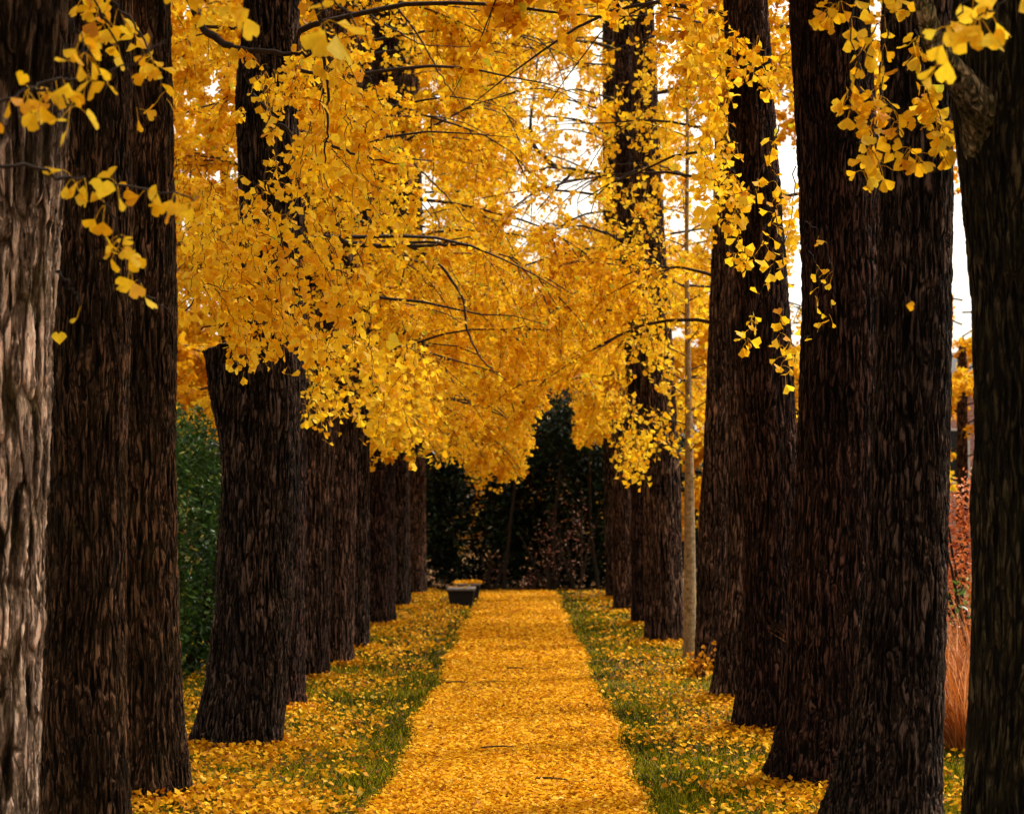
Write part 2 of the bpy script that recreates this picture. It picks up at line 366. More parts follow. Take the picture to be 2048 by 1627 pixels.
gm = np.random.default_rng(11)
IN_L = 'old ginkgo trees along the left side of the path'; IN_R = 'old ginkgo trees along the right side of the path'
def tree(dy, prof, mat, label, group, seed, dtl=.011, top=11.5, cat='tree', **kw):
    Z = H*F/dy; g = np.random.default_rng(seed)
    yb, a, b = max(prof)                            # lowest measured row
    root = empty('ginkgo_tree', (wx((a+b)/2, Z), Z, 0)); tag(root, label, cat, group)
    tr, at = trunk(root, prof, Z, mat, g, top, dtl, **kw)
    return root, at, Z, g, tr

NL = 0
def high_crown(t, nl=9, zlo=5.6, ztop=9.5, reach=2.6, size=.085):
    global NL
    root, at, Z, g, tr = t
    _, n = crown(root, at, Z, 0, g, max(zlo, 2.1+Z*.2126+.9), ztop, nl, reach, dens=.55, size=size, shape=LEAF_LOW, filt=False, sec=.6)
    NL += n
# ---- left row
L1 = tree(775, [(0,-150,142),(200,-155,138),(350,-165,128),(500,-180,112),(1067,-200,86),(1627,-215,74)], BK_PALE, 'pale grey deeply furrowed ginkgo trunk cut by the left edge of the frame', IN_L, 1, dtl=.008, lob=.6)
L2 = tree(655, [(0,128,262),(300,120,262),(600,108,262),(1000,96,250),(1300,87,250),(1627,78,256)], BK_BROWN, 'brown ginkgo trunk standing right beside the pale grey one', IN_L, 2, dtl=.009, lob=.6)
L3 = tree(572, [(0,190,340),(300,200,346),(600,205,353),(900,205,350),(1200,205,356),(1400,200,363),(1540,195,371),(1592,190,380)], BK_BROWN, 'brown ginkgo trunk half hidden behind the one next to the pale trunk', IN_L, 3, dtl=.009, lob=.6)
L4 = tree(470, [(0,492,600),(200,472,594),(450,482,604),(600,470,602),(800,446,600),(1000,443,598),(1200,432,588),(1350,414,576),(1460,390,567),(1495,374,565)], BK_DARK, 'nearly black ginkgo trunk with a sawn off limb stub on its left', IN_L, 4, dtl=.009)
L5 = tree(395, [(0,520,600),(500,520,606),(900,515,611),(1200,505,607),(1420,495,606)], BK_RED, 'reddish ginkgo trunk peeping out behind the one with the sawn limb', IN_L, 5)
L6 = tree(332, [(0,600,665),(900,582,668),(1357,558,656)], BK_GREY, 'grey brown ginkgo trunk, third of the left row from the sawn limb tree', IN_L, 6)
L7 = tree(305, [(0,655,722),(900,625,713),(1200,612,708),(1332,602,706)], BK_GREY, 'grey brown ginkgo trunk, fourth of the left row from the sawn limb tree', IN_L, 7, dtl=.013)
L8 = tree(274, [(0,690,745),(900,665,738),(1298,650,737)], BK_DARK, 'dark ginkgo trunk squeezed between greyer and redder trunks in the left row', IN_L, 8, dtl=.014, top=15)
L9 = tree(225, [(0,745,795),(900,722,790),(1250,715,790)], BK_RED, 'reddish sunlit ginkgo trunk, third from the far end of the left row', IN_L, 9, dtl=.016, top=15)
L10 = tree(190, [(0,775,815),(900,770,818),(1215,762,820)], BK_DARK, 'dark slim ginkgo trunk, second from the far end of the left row', IN_L, 10, dtl=.02, top=15)
L11 = tree(165, [(0,805,840),(900,805,851),(1190,800,853)], BK_GREY, 'farthest ginkgo trunk of the left row, just left of the benches', IN_L, 11, dtl=.02, top=15)
# ---- right row
R1 = tree(800, [(0,1905,2200),(200,1902,2195),(400,1922,2200),(600,1942,2205),(900,1950,2210),(1300,1940,2215),(1627,1925,2230)], BK_MOSS, 'mossy dark ginkgo trunk cut by the right edge of the frame', IN_R, 21, dtl=.008, lob=.6)
R2 = tree(640, [(0,1768,1905),(400,1765,1905),(900,1750,1900),(1200,1735,1893),(1400,1712,1888),(1560,1672,1884),(1627,1650,1884)], BK_DARK, 'thick dark ginkgo trunk with a wide spreading foot at the lower right', IN_R, 22, dtl=.009)
R3 = tree(545, [(0,1577,1737),(300,1594,1757),(600,1605,1770),(900,1594,1765),(1200,1582,1760),(1400,1567,1755),(1500,1548,1760),(1570,1525,1762)], BK_RED, 'thick dark brown ginkgo trunk just behind and left of the wide footed one', IN_R, 23, dtl=.009)
R4 = tree(440, [(0,1447,1535),(300,1458,1555),(600,1472,1578),(900,1482,1596),(1200,1488,1602),(1350,1480,1602),(1464,1465,1600)], BK_RED, 'leaning ginkgo trunk with drooping leaf twigs in front, third from the wide footed one', IN_R, 24, dtl=.010)
R5 = tree(376, [(0,1452,1520),(600,1452,1530),(900,1458,1530),(1100,1457,1530),(1250,1442,1530),(1401,1422,1530)], BK_GREY, 'ginkgo trunk mostly hidden behind the leaning one on the right', IN_R, 25)
R6 = tree(318, [(0,1435,1490),(300,1430,1490),(560,1422,1488),(900,1408,1478),(1067,1397,1465),(1340,1390,1452)], BK_GREY, 'tall straight ginkgo trunk directly behind the small sapling', IN_R, 26)
R7 = tree(262, [(0,1262,1305),(450,1270,1326),(700,1280,1345),(1000,1286,1362),(1287,1290,1366)], BK_GREY, 'grey brown ginkgo trunk just left of the thin young tree', IN_R, 27, dtl=.014, top=15)
R8 = tree(225, [(0,1228,1262),(400,1234,1275),(900,1262,1305),(1250,1264,1325)], BK_RED, 'narrow dark ginkgo trunk wedged between two lighter trunks of the right row', IN_R, 28, dtl=.016, top=15)
R9 = tree(198, [(0,1230,1262),(500,1226,1266),(1000,1223,1272),(1223,1226,1285)], BK_GREY, 'light brown ginkgo trunk, second from the far end of the right row', IN_R, 29, dtl=.018, top=15)
R10 = tree(173, [(0,1205,1240),(900,1207,1250),(1200,1212,1262)], BK_DARK, 'farthest ginkgo trunk of the right row, beside the dark evergreens', IN_R, 30, dtl=.02, top=15)

for t in (L1,L2,L3,R1,R2,R3): high_crown(t)
toR, toL = .1, math.pi-.1
specs = [(L4,4.6,9.5,10,2.6,toR,1.0),(L5,3.6,9.5,13,2.8,toR,1),(L6,3.0,9.5,15,3.0,toR,1),(L7,2.9,9.5,15,3.1,toR,1),(L8,2.9,11,18,3.3,toR,1),(L9,2.8,13,20,3.4,toR,1),(L10,2.8,14,21,3.5,toR,1),(L11,2.8,14.5,22,3.5,toR,1),
         (R4,5.0,9.5,9,2.2,toL,1),(R5,4.0,9.5,10,2.2,toL,1),(R6,3.3,9.5,12,2.4,toL,1),(R7,2.9,11,17,2.8,toL,1),(R8,2.9,12.5,19,3.0,toL,1),(R9,2.8,13.5,20,3.2,toL,1),(R10,2.8,14.5,21,3.3,toL,1)]
for t, zlo, ztop, nl, reach, bias, dens in specs:
    root, at, Z, g, tr = t
    _, n = crown(root, at, Z, 0, g, zlo, ztop, nl, reach, dens=dens, size=.058 if Z<32 else .066, shape=LEAF_MID if Z<24 else LEAF_LOW, bias=bias)
    NL += n

# sawn-off limb stub on L4
Z4 = L4[2]; mb = MB()
P = curvepts([(wx(505,Z4),Z4,wz(985,Z4)),(wx(478,Z4),Z4-.05,wz(880,Z4)),(wx(452,Z4),Z4-.06,wz(780,Z4)),(wx(440,Z4),Z4-.06,wz(694,Z4))], 60)
V, Fq = tube_vf(P, np.interp(np.linspace(0,1,60),[0,.4,.9,1],[.19,.118,.100,.108]), 60); mb.add(V, Fq, 0, smooth=True)
V[-60:,2] += .25*(V[-60:,0]-V[-60:,0].mean())+.008*np.sin(np.arange(60)*.9); rim = V[-60:]; c = rim.mean(0)+np.array([.0,0,.012]); mb.add(np.vstack([rim, c]), [(i,(i+1)%60,60) for i in range(60)], 1)
SAWN = simple_mat('sawn_wood', (.05,.035,.025), (.16,.11,.07), 40, .9, .4)
tag(mb.build('cut_limb', [BK_DARK, SAWN], L4[0]), 'sawn off limb stub with a flat top')

# near trees whose trunks stand outside the frame, their twigs reach into it
def outer_tree(Z, X, label, group, seed, lean=0):
    g = np.random.default_rng(seed); root = empty('ginkgo_tree', (X, Z, 0)); tag(root, label, 'tree', group)
    px = VX+X*F/Z; w = .27*F/Z; yb = HY+H*F/Z
    tr, at = trunk(root, [(yb-3200, px-w*.8, px+w*.8),(yb-1500, px-w*.9,px+w*.9),(yb, px-w*1.1, px+w*1.1)], Z, BK_BROWN, g, 10.5, .02)
    return root, at, Z, g, tr
L0 = outer_tree(6.6, -2.35, 'ginkgo beyond the left edge, its twigs of large leaves crossing the pale trunk', IN_L, 41)
R0 = outer_tree(6.6, 2.45, 'ginkgo tree outside the right edge, its large lemon yellow leaves hanging into the top corner', IN_R, 42)
for t in (L0, R0): high_crown(t, 7, 4.6, 8.5, 2.4)

def leafy(root, specs, g, name='leafy_branch', label=None):
    mb = MB()
    for s in specs: spray(mb, g=g, **s)
    o = mb.build(name, [GOLD, TWIG], root)
    if label: o['label'] = label
    return o
g = np.random.default_rng(77)
S = lambda pts, Z, n, size=.075, **k: dict(pts=pts, Z=Z, n=n, size=size, **k)
leafy(L0[0], [S([(-420,420),(-200,290),(0,205),(90,165),(200,150),(330,90)],6.6,15,.056,r0=.007,Zend=7.0),
              S([(60,180),(110,190),(150,215)],6.7,4,.06), S([(150,165),(170,110),(160,60)],6.8,6,.056)], g)
leafy(L0[0], [S([(-420,420),(-200,320),(0,328),(130,352),(240,375),(350,385),(400,400)],6.7,13,.055,r0=.008,Zend=7.4),
              S([(180,365),(230,440),(250,520),(300,590),(360,640)],7.0,9,.058,Zend=7.6),
              S([(110,540),(140,570),(165,612)],7.2,1,.04)], g)
leafy(L0[0], [S([(-420,420),(-300,-60),(0,-120),(140,-60),(220,60),(265,180),(280,260)],7.6,18,.060,Zend=8.2,r0=.008),
              S([(140,-60),(250,30),(310,120),(330,200)],8.2,13,.058), S([(60,-90),(180,0),(210,60)],8.0,8,.058),
              S([(250,-90),(380,-20),(440,10),(480,20)],7.6,12,.070,r0=.005)], g)
leafy(L0[0], [S([(250,-90),(560,-60),(640,0),(655,60)],7.4,3,.10,tint=.9,per=(1,3)), S([(640,-20),(700,30),(740,90)],7.6,3,.07,tint=.5)], g)
# limb of L3 with falling twigs near the middle-left
leafy(L3[0], [S([(330,-140),(400,40),(470,95),(560,105),(620,110)],13.4,10,.07,r0=.028), S([(610,-80),(645,80),(655,220),(650,330)],14.0,12,.075,r0=.016,shape=LEAF_MID)], g)
# drooping twigs around L4
sp = []
for i in range(118):
    x0 = g.uniform(470, 745); y0 = g.uniform(60, 640)
    if x0 < 610 and (y0 < 330 or g.uniform() < .3): continue
    if x0 > 640 and g.uniform() < .25: y0 = g.uniform(500, 730)
    dx = g.normal(15, 45); L = g.uniform(90, 190)
    zz = g.uniform(14.0, 15.8)
    if y0+L > 790: L = 790-y0
    sp.append(S([(x0,y0),(x0+dx*.5,y0+L*.4),(x0+dx,y0+L)], zz, 10, .064, shape=LEAF_MID, r0=.0035, stem=.035))
for i in range(20):
    x0 = g.uniform(535, 620); y0 = g.uniform(80, 330); L = g.uniform(50,100); dx = g.normal(-10,25)
    sp.append(S([(x0,y0),(x0+dx*.5,y0+L*.4),(x0+dx,y0+L)], g.uniform(15.0,15.9), 6, .058, shape=LEAF_MID, r0=.003, stem=.035))
for i in range(26):
    x0 = g.uniform(420, 600); y0 = g.uniform(540, 660); L = g.uniform(50,100); dx = g.normal(0,40)
    sp.append(S([(x0,y0),(x0+dx*.5,y0+L*.4),(x0+dx,y0+L)], g.uniform(15.0,15.9), 7, .058, shape=LEAF_MID, r0=.003, stem=.035))
for i in range(46):
    x0 = g.uniform(385, 520); y0 = g.uniform(330, 590); L = g.uniform(60,130); dx = g.normal(10,50)
    sp.append(S([(x0,y0),(x0+dx*.5,y0+L*.4),(x0+dx,y0+L)], g.uniform(14.2,15.8), 7, .062, shape=LEAF_MID, r0=.003, stem=.045))
for a in ([(505,190),(560,250),(640,330),(720,380)], [(600,140),(665,160),(760,235)], [(600,260),(690,300),(800,330)], [(610,560),(560,600),(470,640),(400,660)],[(590,420),(520,470),(420,560),(355,640)]):
    sp.append(S(a, 15.6, 6, .075, shape=LEAF_MID, r0=.014))
leafy(L4[0], sp, g)
sp = []
for i in range(70):
    x0 = g.uniform(600, 860); y0 = g.uniform(640, 800)+ (40 if x0>760 else 0); L = g.uniform(50,110); dx = g.normal(20,45)
    sp.append(S([(x0,y0),(x0+dx*.5,y0+L*.4),(x0+dx,y0+L)], g.uniform(19,24), 9, .066, shape=LEAF_MID, r0=.004, stem=.05))
leafy(L5[0], sp, g)
leafy(L6[0], [S([(650,470),(700,486),(780,492),(870,490),(935,486)], 21.5, 12, .072, shape=LEAF_MID, r0=.032),
              S([(820,492),(880,530),(925,600),(935,660),(965,720),(1010,760)], 21.5, 12, .072, shape=LEAF_MID, r0=.016)], g)
leafy(L6[0], [S([(700,230),(760,255),(830,330),(900,400),(960,470)], 22, 20, .072, shape=LEAF_MID, r0=.012)], g)
leafy(L6[0], [S([(700,10),(790,60),(850,90),(960,95)], 20, 10, .07, shape=LEAF_MID, r0=.010)], g)
leafy(L6[0], [S([(760,-20),(830,60),(880,150),(930,220)], 20.5, 14, .07, shape=LEAF_MID, r0=.011)], g)
# right side
leafy(R8[0], [S([(1240,360),(1180,345),(1110,335),(1040,345)], 33, 24, .09, shape=LEAF_LOW, r0=.03), S([(1110,335),(1068,290),(1062,235),(1075,120)], 33.5, 10, .08, shape=LEAF_LOW, r0=.04),
              S([(1150,340),(1105,385),(1075,420)], 33, 3, .08, shape=LEAF_LOW, r0=.022)], g)
leafy(R8[0], [S([(1240,480),(1180,455),(1110,450),(1080,440)], 34, 18, .07, shape=LEAF_LOW, r0=.022)], g)
Pm = [(1990,330),(1940,250),(1885,165),(1845,100),(1825,20),(1815,-90)]
mb = MB(); pp = curvepts([(wx(a,9.6),9.6-.25*min(1,i),wz(b,9.6)) for i,(a,b) in enumerate(Pm)], 60); zq = np.interp(np.linspace(0,1,60),[0,.25,.5,1],[9.66,9.46,9.34,9.2]); pp = pp*(zq/pp[:,1])[:,None]*np.array([1,1,0])+np.stack([0*zq,0*zq,H+(pp[:,2]-H)*(zq/pp[:,1])],1)
V, Fq = tube_vf(pp, np.interp(np.linspace(0,1,60),[0,.18,.4,.7,1],[.150,.085,.050,.038,.030]), 24); mb.add(V, Fq, 0, smooth=True); tag(mb.build('limb', [bark_mat('bark_limb_moss', (.34,.26,.15), (.085,.068,.030), (.002,.0015,.001), k=34, depth=.008, moss=((.13,.12,.03), .7), zf=.3)], R1[0]), 'mossy curved limb leaving the trunk at the upper right')
sp = []
for a, n in (([(1830,-40),(1760,40),(1720,120),(1700,190),(1720,260)],16), ([(1815,-20),(1770,80),(1765,180),(1800,260),(1850,330)],18), ([(1830,60),(1850,150),(1870,240),(1895,330)],18),
             ([(1765,180),(1740,260),(1760,330)],12), ([(1800,-60),(1690,-10),(1640,30)],13), ([(1730,-60),(1700,60),(1735,180),(1750,250),(1728,345)],15), ([(1850,180),(1880,230),(1890,290)],12)):
    sp.append(S(a, 9.9, n, .060, r0=.004, Zend=9.8, per=(1,4)))
leafy(R1[0], sp, g)
leafy(R0[0], [S([(2500,260),(2300,-60),(2100,-60),(1960,-20),(1890,60),(1880,120)],6.6,14,.070,r0=.008,Zend=6.9,tint=.82,per=(1,3)), S([(2100,-60),(1980,20),(1950,40)],6.8,6,.070,tint=.8)], g)
sp = []
for a, n in (([(1560,250),(1530,320),(1500,390),(1470,430),(1450,450)],15), ([(1540,300),(1550,400),(1540,480)],12), ([(1590,330),(1580,450),(1530,560),(1500,640),(1490,690)],26), ([(1550,420),(1570,560),(1560,660),(1570,750)],18),
             ([(1470,410),(1480,480),(1500,560)],12), ([(1500,380),(1440,400),(1400,430)],12), ([(1530,480),(1490,520),(1460,500)],10), ([(1520,60),(1500,120),(1520,160)],9), ([(1590,90),(1550,130),(1530,180)],12), ([(1560,640),(1590,700),(1580,740)],8)):
    sp.append(S(a, 15.4, n, .070, r0=.004, Zend=16.0, per=(1,3), shape=LEAF_MID))
leafy(R4[0], sp, g)
leafy(R3[0], [S([(1610,440),(1640,470),(1660,520),(1665,600),(1640,660),(1600,680)], 13.2, 11, .045, r0=.0028, per=(1,2)), S([(1620,500),(1640,560),(1630,600)], 13.3, 6, .045, r0=.0022, per=(1,2))], g)
sp = []
for i in range(44):
    x0 = g.uniform(1380, 1455) if i%3 else g.uniform(1395,1445); y0 = g.uniform(-20, 330); L = g.uniform(60,120); dx = g.normal(0,25)
    sp.append(S([(x0,y0),(x0+dx*.5,y0+L*.4),(x0+dx,y0+L)], g.uniform(15.5,18.5), 8, .064, shape=LEAF_MID, r0=.003, stem=.045))
leafy(R4[0], sp, g)
sp = []
for i in range(16):
    x0 = g.uniform(1190, 1330); y0 = g.uniform(-30, 230); L = g.uniform(60,120); dx = g.normal(0,30)
    sp.append(S([(x0,y0),(x0+dx*.5,y0+L*.4),(x0+dx,y0+L)], g.uniform(24,28), 8, .066, shape=LEAF_LOW, r0=.004, stem=.05))
for i in range(78):
    x0 = g.uniform(1215, 1350); y0 = g.uniform(330, 860); L = g.uniform(50,110); dx = g.normal(0,30)
    if y0+L > 945: L = 945-y0
    sp.append(S([(x0,y0),(x0+dx*.5,y0+L*.4),(x0+dx,y0+L)], g.uniform(24,28), 7, .066, shape=LEAF_LOW, r0=.004, stem=.05))
for i in range(14):
    x0 = g.uniform(1240, 1285); y0 = g.uniform(840, 900)
    sp.append(S([(x0,y0),(x0+5,y0+40),(x0+8,y0+70)], g.uniform(24,28), 7, .066, shape=LEAF_LOW, r0=.003, stem=.05))
leafy(R6[0], sp, g)

# young tree
def young():
    Z = H*F/293; root = empty('young_ginkgo_tree', (wx(1379,Z), Z, 0)); tag(root, 'thin young ginkgo with a smooth pale trunk among the old trees on the right', 'tree')
    gg = np.random.default_rng(60)
    tr, at = trunk(root, [(0,1372,1377),(300,1371,1378),(500,1369,1377),(700,1370,1381),(900,1370,1386),(1100,1368,1390),(1318,1367,1392)], Z, BK_YOUNG, gg, 7.6, .012, flare=.12, lob=1.5)
    mb = MB(); C = []
    for i in range(34):
        z0 = 1.95+i*.15; x, r = at(z0); az = i*2.4
        P = walk(np.array([x,Z,z0]), np.array([math.cos(az), math.sin(az), .55]), gg.uniform(.35,.75), .12, gg, .5, .1)
        V, Fq = tube_vf(P, np.linspace(.009,.003,len(P)), 4); mb.add(V, Fq, 1); 
        for q in P[1:]: C.append(np.repeat(q[None], 7, 0)+gg.normal(0,.05,(7,3)))
    add_leaves(mb, np.concatenate(C), .07, gg, LEAF_MID, 0)
    mb.build('crown', [GOLD, TWIG], root)
young()
def sapling():
    Z = H*F/335; gg = np.random.default_rng(61); root = empty('ginkgo_sapling', (wx(1402,Z), Z, 0)); tag(root, 'knee high ginkgo sapling with a few leaves at the foot of the right row', 'plant')
    mb = MB(); C = []
    for i in range(9):
        P = walk(np.array([wx(1402+gg.normal(0,5),Z), Z+gg.normal(0,.04), 0]), np.array([gg.normal(0,.35), gg.normal(0,.3), 1]), gg.uniform(.12,.34), .05, gg, -.1, .12)
        V, Fq = tube_vf(P, np.linspace(.005,.002,len(P)), 4); mb.add(V, Fq, 0); C.append(np.repeat(P[2:],3,0)+gg.normal(0,.02,((len(P)-2)*3,3)))
    mb.build('stem', [TWIG], root)
    mb = MB(); add_leaves(mb, np.concatenate(C), .055, gg, LEAF_MID, 0, tint=gg.uniform(0,.5,len(np.concatenate(C)))); mb.build('foliage', [LITTER], root)
sapling()

# background ginkgos beyond the evergreens
for i, (X, Z, tp, lab) in enumerate([(-3.4,56,8.6,'ginkgo beyond the dark evergreens, behind the benches'), (-.6,60,7.6,'ginkgo crown rising over the middle of the evergreen thicket'), (2.6,57,8.2,'ginkgo beyond the thicket at the end of the right row'), (-7.5,44,11,'ginkgo left of the avenue, glimpsed between the trunks'), (-5.6,33,9,'nearer ginkgo left of the avenue behind the laurel bushes'), (9.5,52,6.3,'low ginkgo in front of the brick building'), (-4.7,38.5,10,'slender ginkgo left of the avenue between the two others there'), (5.3,47,5.6,'low ginkgo right of the avenue, glimpsed between two trunks'), (5.7,37,11.5,'tall ginkgo right of the avenue whose crown fills the top between the trunks')]):
    gg = np.random.default_rng(200+i); root = empty('ginkgo_tree', (X,Z,0)); tag(root, lab, 'tree', 'ginkgo trees standing beyond the avenue')
    px = VX+X*F/Z; w = .13*F/Z
    tr, at = trunk(root, [(HY-300,px-w*.8,px+w*.8),(HY+H*F/Z,px-w*1.1,px+w*1.1)], Z, BK_GREY, gg, tp-.9, .03)
    _, n = crown(root, at, Z, 0, gg, 7.6 if tp==11.5 else 2.7, tp, 15, 3.0, dens=.8, size=.095, shape=LEAF_LOW, filt=False); NL += n

# ------------------------------------------------------------------ evergreens and shrubs
def shrub(name, X, Z, rx, ry, h, n, size, mats, seed, label, cat, group=None, stems=5, z0=0, tintf=None, shape=LEAF_OVAL_LOW, hollow=.5):
    gg = np.random.default_rng(seed); root = empty(name, (X,Z,0)); tag(root, label, cat, group)
    mb = MB()
    for i in range(stems):
        a = gg.uniform(0,6.28); P = walk(np.array([X+.2*math.cos(a)*rx, Z+.2*math.sin(a)*ry, 0]), np.array([.35*math.cos(a), .35*math.sin(a), 1]), h*.8, .25, gg, 0, .08)
        V, Fq = tube_vf(P, np.linspace(.03,.008,len(P)), 6); mb.add(V, Fq, 0, smooth=True)
    mb.build('stem', [TWIG], root)
    u = gg.normal(size=(n,3)); u /= np.linalg.norm(u,axis=1,keepdims=True)
    rad = gg.uniform(hollow,1.0,n)**.6
    P = u*rad[:,None]
    lump = 1+.16*snoise(u*1.0, 3.2, seed)+.10*snoise(u, 8, seed+1)
    P = P*lump[:,None]*np.array([rx,ry,h*.55])+np.array([X,Z,h*.48])
    P = P[P[:,2]>z0+.02]
    mb = MB(); t = np.clip(.45+.25*snoise(P,3,seed)+gg.normal(0,.2,len(P)),0,.96) if tintf is None else tintf(P,gg)
    t = np.where(gg.uniform(size=len(P))<.02, 1, t)
    add_leaves(mb, P, size, gg, shape, 0, tint=t); mb.build('foliage', mats, root)
    return root
EV = 'dark evergreen bushes closing the end of the path'
for i, (X,Z,rx,ry,h,lab) in enumerate([(-2.6,51.5,1.5,1.2,3.9,'dark evergreen bush behind the benches'), (-1.0,51.6,1.2,1.1,3.7,'dark evergreen bush at the left end of the path'), (.35,52.2,1.2,1.1,3.6,'dark evergreen bush facing the middle of the path'), (1.35,51.4,1.35,1.0,3.8,'tallest dark evergreen bush, right of the path end'), (2.6,52,1.4,1.2,4.0,'dark evergreen bush behind the far end of the right row'), (-4.6,50,1.6,1.3,3.9,'dark evergreen bush beyond the left row'), (4.8,52,1.6,1.2,2.9,'dark evergreen bush beyond the right row')]):
    shrub('evergreen_bush', X,Z,rx,ry,h, 15000, .12, [DARKG], 300+i, lab, 'bush', EV, tintf=lambda P,g_: np.clip(g_.beta(1.6,2.2,len(P)),0,.97))
for i, (X,Z,rx,h,lab) in enumerate([(-.62,50.0,.28,1.0,'small russet leaved bush at the left of the path end'), (.62,49.9,.45,1.7,'sparse pinkish orange bush in the middle of the path end'), (1.15,49.8,.42,2.3,'tallest sparse pinkish bush before the evergreens'), (.2,49.7,.3,.5,'low russet bush at the very end of the path')]):
    shrub('russet_bush', X,Z,rx,rx,h, 230 if h>1.5 else 70, .075, [PINKL], 330+i, lab, 'bush', 'thin russet bushes before the evergreens', hollow=.0, stems=4)
for i, X in enumerate((-.35,.72,1.62)):
    gg = np.random.default_rng(350+i); root = empty('evergreen_tree', (X,50.5,0)); tag(root, ['thin dark tree stem left of centre at the end of the path','thin dark tree stem right of centre at the end of the path','thin dark tree stem nearest the right row at the end of the path'][i], 'tree','slim dark stems in the thicket')
    mb = MB(); P = walk(np.array([X,50.5,-.05]), np.array([gg.normal(0,.05),0,1]), 3.6, .3, gg, 0, .05); V,Fq = tube_vf(P, np.linspace(.045,.02,len(P)), 10); mb.add(V,Fq,0,smooth=True); mb.build('trunk',[TWIG],root)
    mb = MB(); C = P[-1]+gg.normal(0,1,(2500,3))*np.array([.5,.4,.45]); add_leaves(mb, C, .11, gg, LEAF_OVAL_LOW, 0, tint=gg.beta(1.6,2.2,len(C))); mb.build('crown',[DARKG],root)
LB = 'glossy green laurel bushes beyond the left row'
for i,(X,Z,rx,ry,h,lab) in enumerate([(-3.35,23.6,.75,.9,2.5,'green laurel bush showing between the brown and the nearly black trunks'),(-4.7,25.0,.9,1.0,2.7,'laurel bush hidden further left of the avenue'),(-4.0,27.5,.9,1.0,2.6,'laurel bush behind the first green one')]):
    shrub('laurel_bush', X,Z,rx,ry,h, 17000, .065, [LAUREL], 360+i, lab, 'bush', LB, shape=LEAF_OVAL)
# right gap: red shrub, rusty ornamental grass, small green plant
shrub('red_shrub', 4.0, 20.6, .55,.5,1.9, 6000, .055, [REDL], 380, 'twiggy red autumn shrub seen through the narrow gap at the right', 'shrub', stems=14)
shrub('green_shrub', 3.62, 19.2, .35,.22,1.15, 260, .06, [LAUREL], 381, 'small pale green plant in front of the red shrub', 'plant', shape=LEAF_OVAL)
def straw(X, Z, n, h, seed, label):
    gg = np.random.default_rng(seed); root = empty('ornamental_grass', (X,Z,0)); tag(root,label,'grass clump','rusty grass clumps in the gap at the right')
    mb = MB(); a = gg.uniform(0,6.28,n); b = gg.uniform(0,.16,n); P0 = np.stack([X+b*np.cos(a), Z+b*np.sin(a), 0*a],1)
    d = np.stack([np.cos(a)*gg.uniform(.1,.9,n), np.sin(a)*gg.uniform(.1,.9,n), np.ones(n)],1); L = h*gg.uniform(.6,1.1,n)
    sd = np.stack([-np.sin(a), np.cos(a), 0*a],1)*.004; V=[]
    bend = gg.uniform(.1,.9,n); wob = gg.normal(0,.28,n); wob2 = gg.normal(0,.28,n)
    for t,w in ((0,1),(.35,.9),(.7,.7),(1,.15)):
        c = P0+d*(L*t)[:,None]; c[:,2] -= bend*L*t*t*np.hypot(d[:,0],d[:,1]); c[:,0] += wob*t*t*L; c[:,1] += wob2*t*t*L; V += [c-sd*w, c+sd*w]
    V = np.stack(V,1).reshape(-1,3); f = np.array([(0,1,3,2),(2,3,5,4),(4,5,7,6)]); Fc=(np.arange(n)[:,None,None]*8+f[None]).reshape(-1,4)
    mb.add(V,Fc,0,np.clip(np.repeat(gg.uniform(0,.9,n),3)+gg.normal(0,.2,3*n),0,1)); mb.build('foliage',[STRAW],root)
straw(3.02,16.3,650,.95,390,'rust coloured grass clump at the front of the right gap'); straw(3.45,17.6,800,1.1,391,'rust coloured grass clump behind the front one'); straw(2.75,17.4,900,.9,392,'rust coloured grass clump tucked behind the wide footed trunk')

# far woods closing the view on all sides (reads as one mass)
g4 = np.random.default_rng(640); mb = MB(); n = 60000
ang = g4.uniform(-1.15,1.15,n); dd = g4.uniform(88,104,n); X = dd*np.sin(ang)*1.15; Y = dd*np.cos(ang)+6; top_ = 5.6+1.5*snoise(np.stack([X,Y,0*X],1),.28,41)+.9*snoise(np.stack([X,Y,0*X],1),.9,42)
P = np.stack([X,Y,top_*g4.uniform(0.0,1,n)**.8],1); t = np.clip(.35+.35*snoise(P,.22,43)+.15*g4.normal(size=n),0,1)
WOODS = leaf_mat('far_foliage', [(0,(.015,.022,.006)),(.3,(.10,.055,.015)),(.55,(.40,.17,.03)),(.8,(.72,.42,.02)),(1,(.80,.55,.05))], trans=.3, gloss=.01)
add_leaves(mb, P, .55, g4, LEAF_LOW, 0, tint=t); tag(mb.build('far_woods',[WOODS]),'distant strip of rusty and yellow woodland beyond the park','woodland',kind='stuff')
# ------------------------------------------------------------------ brick building far right
def brick_mat():
    m, nt, out = new_mat('brick'); L = nt.links.new
    tc = nd(nt,'ShaderNodeTexCoord'); mp = nd(nt,'ShaderNodeMapping'); mp.inputs['Rotation'].default_value=(R(90),0,0); L(tc.outputs['Object'],mp.inputs['Vector'])
    br = nd(nt,'ShaderNodeTexBrick'); br.inputs['Color1'].default_value=(.30,.12,.09,1); br.inputs['Color2'].default_value=(.42,.20,.16,1); br.inputs['Mortar'].default_value=(.45,.36,.34,1)
    br.inputs['Scale'].default_value=1; br.inputs['Brick Width'].default_value=.22; br.inputs['Row Height'].default_value=.075; br.inputs['Mortar Size'].default_value=.01; L(mp.outputs[0],br.inputs['Vector'])
    b = nd(nt,'ShaderNodeBsdfPrincipled',i_Roughness=.9); L(br.outputs[0],b.inputs['Base Color']); L(b.outputs[0],out.inputs[0]); return m
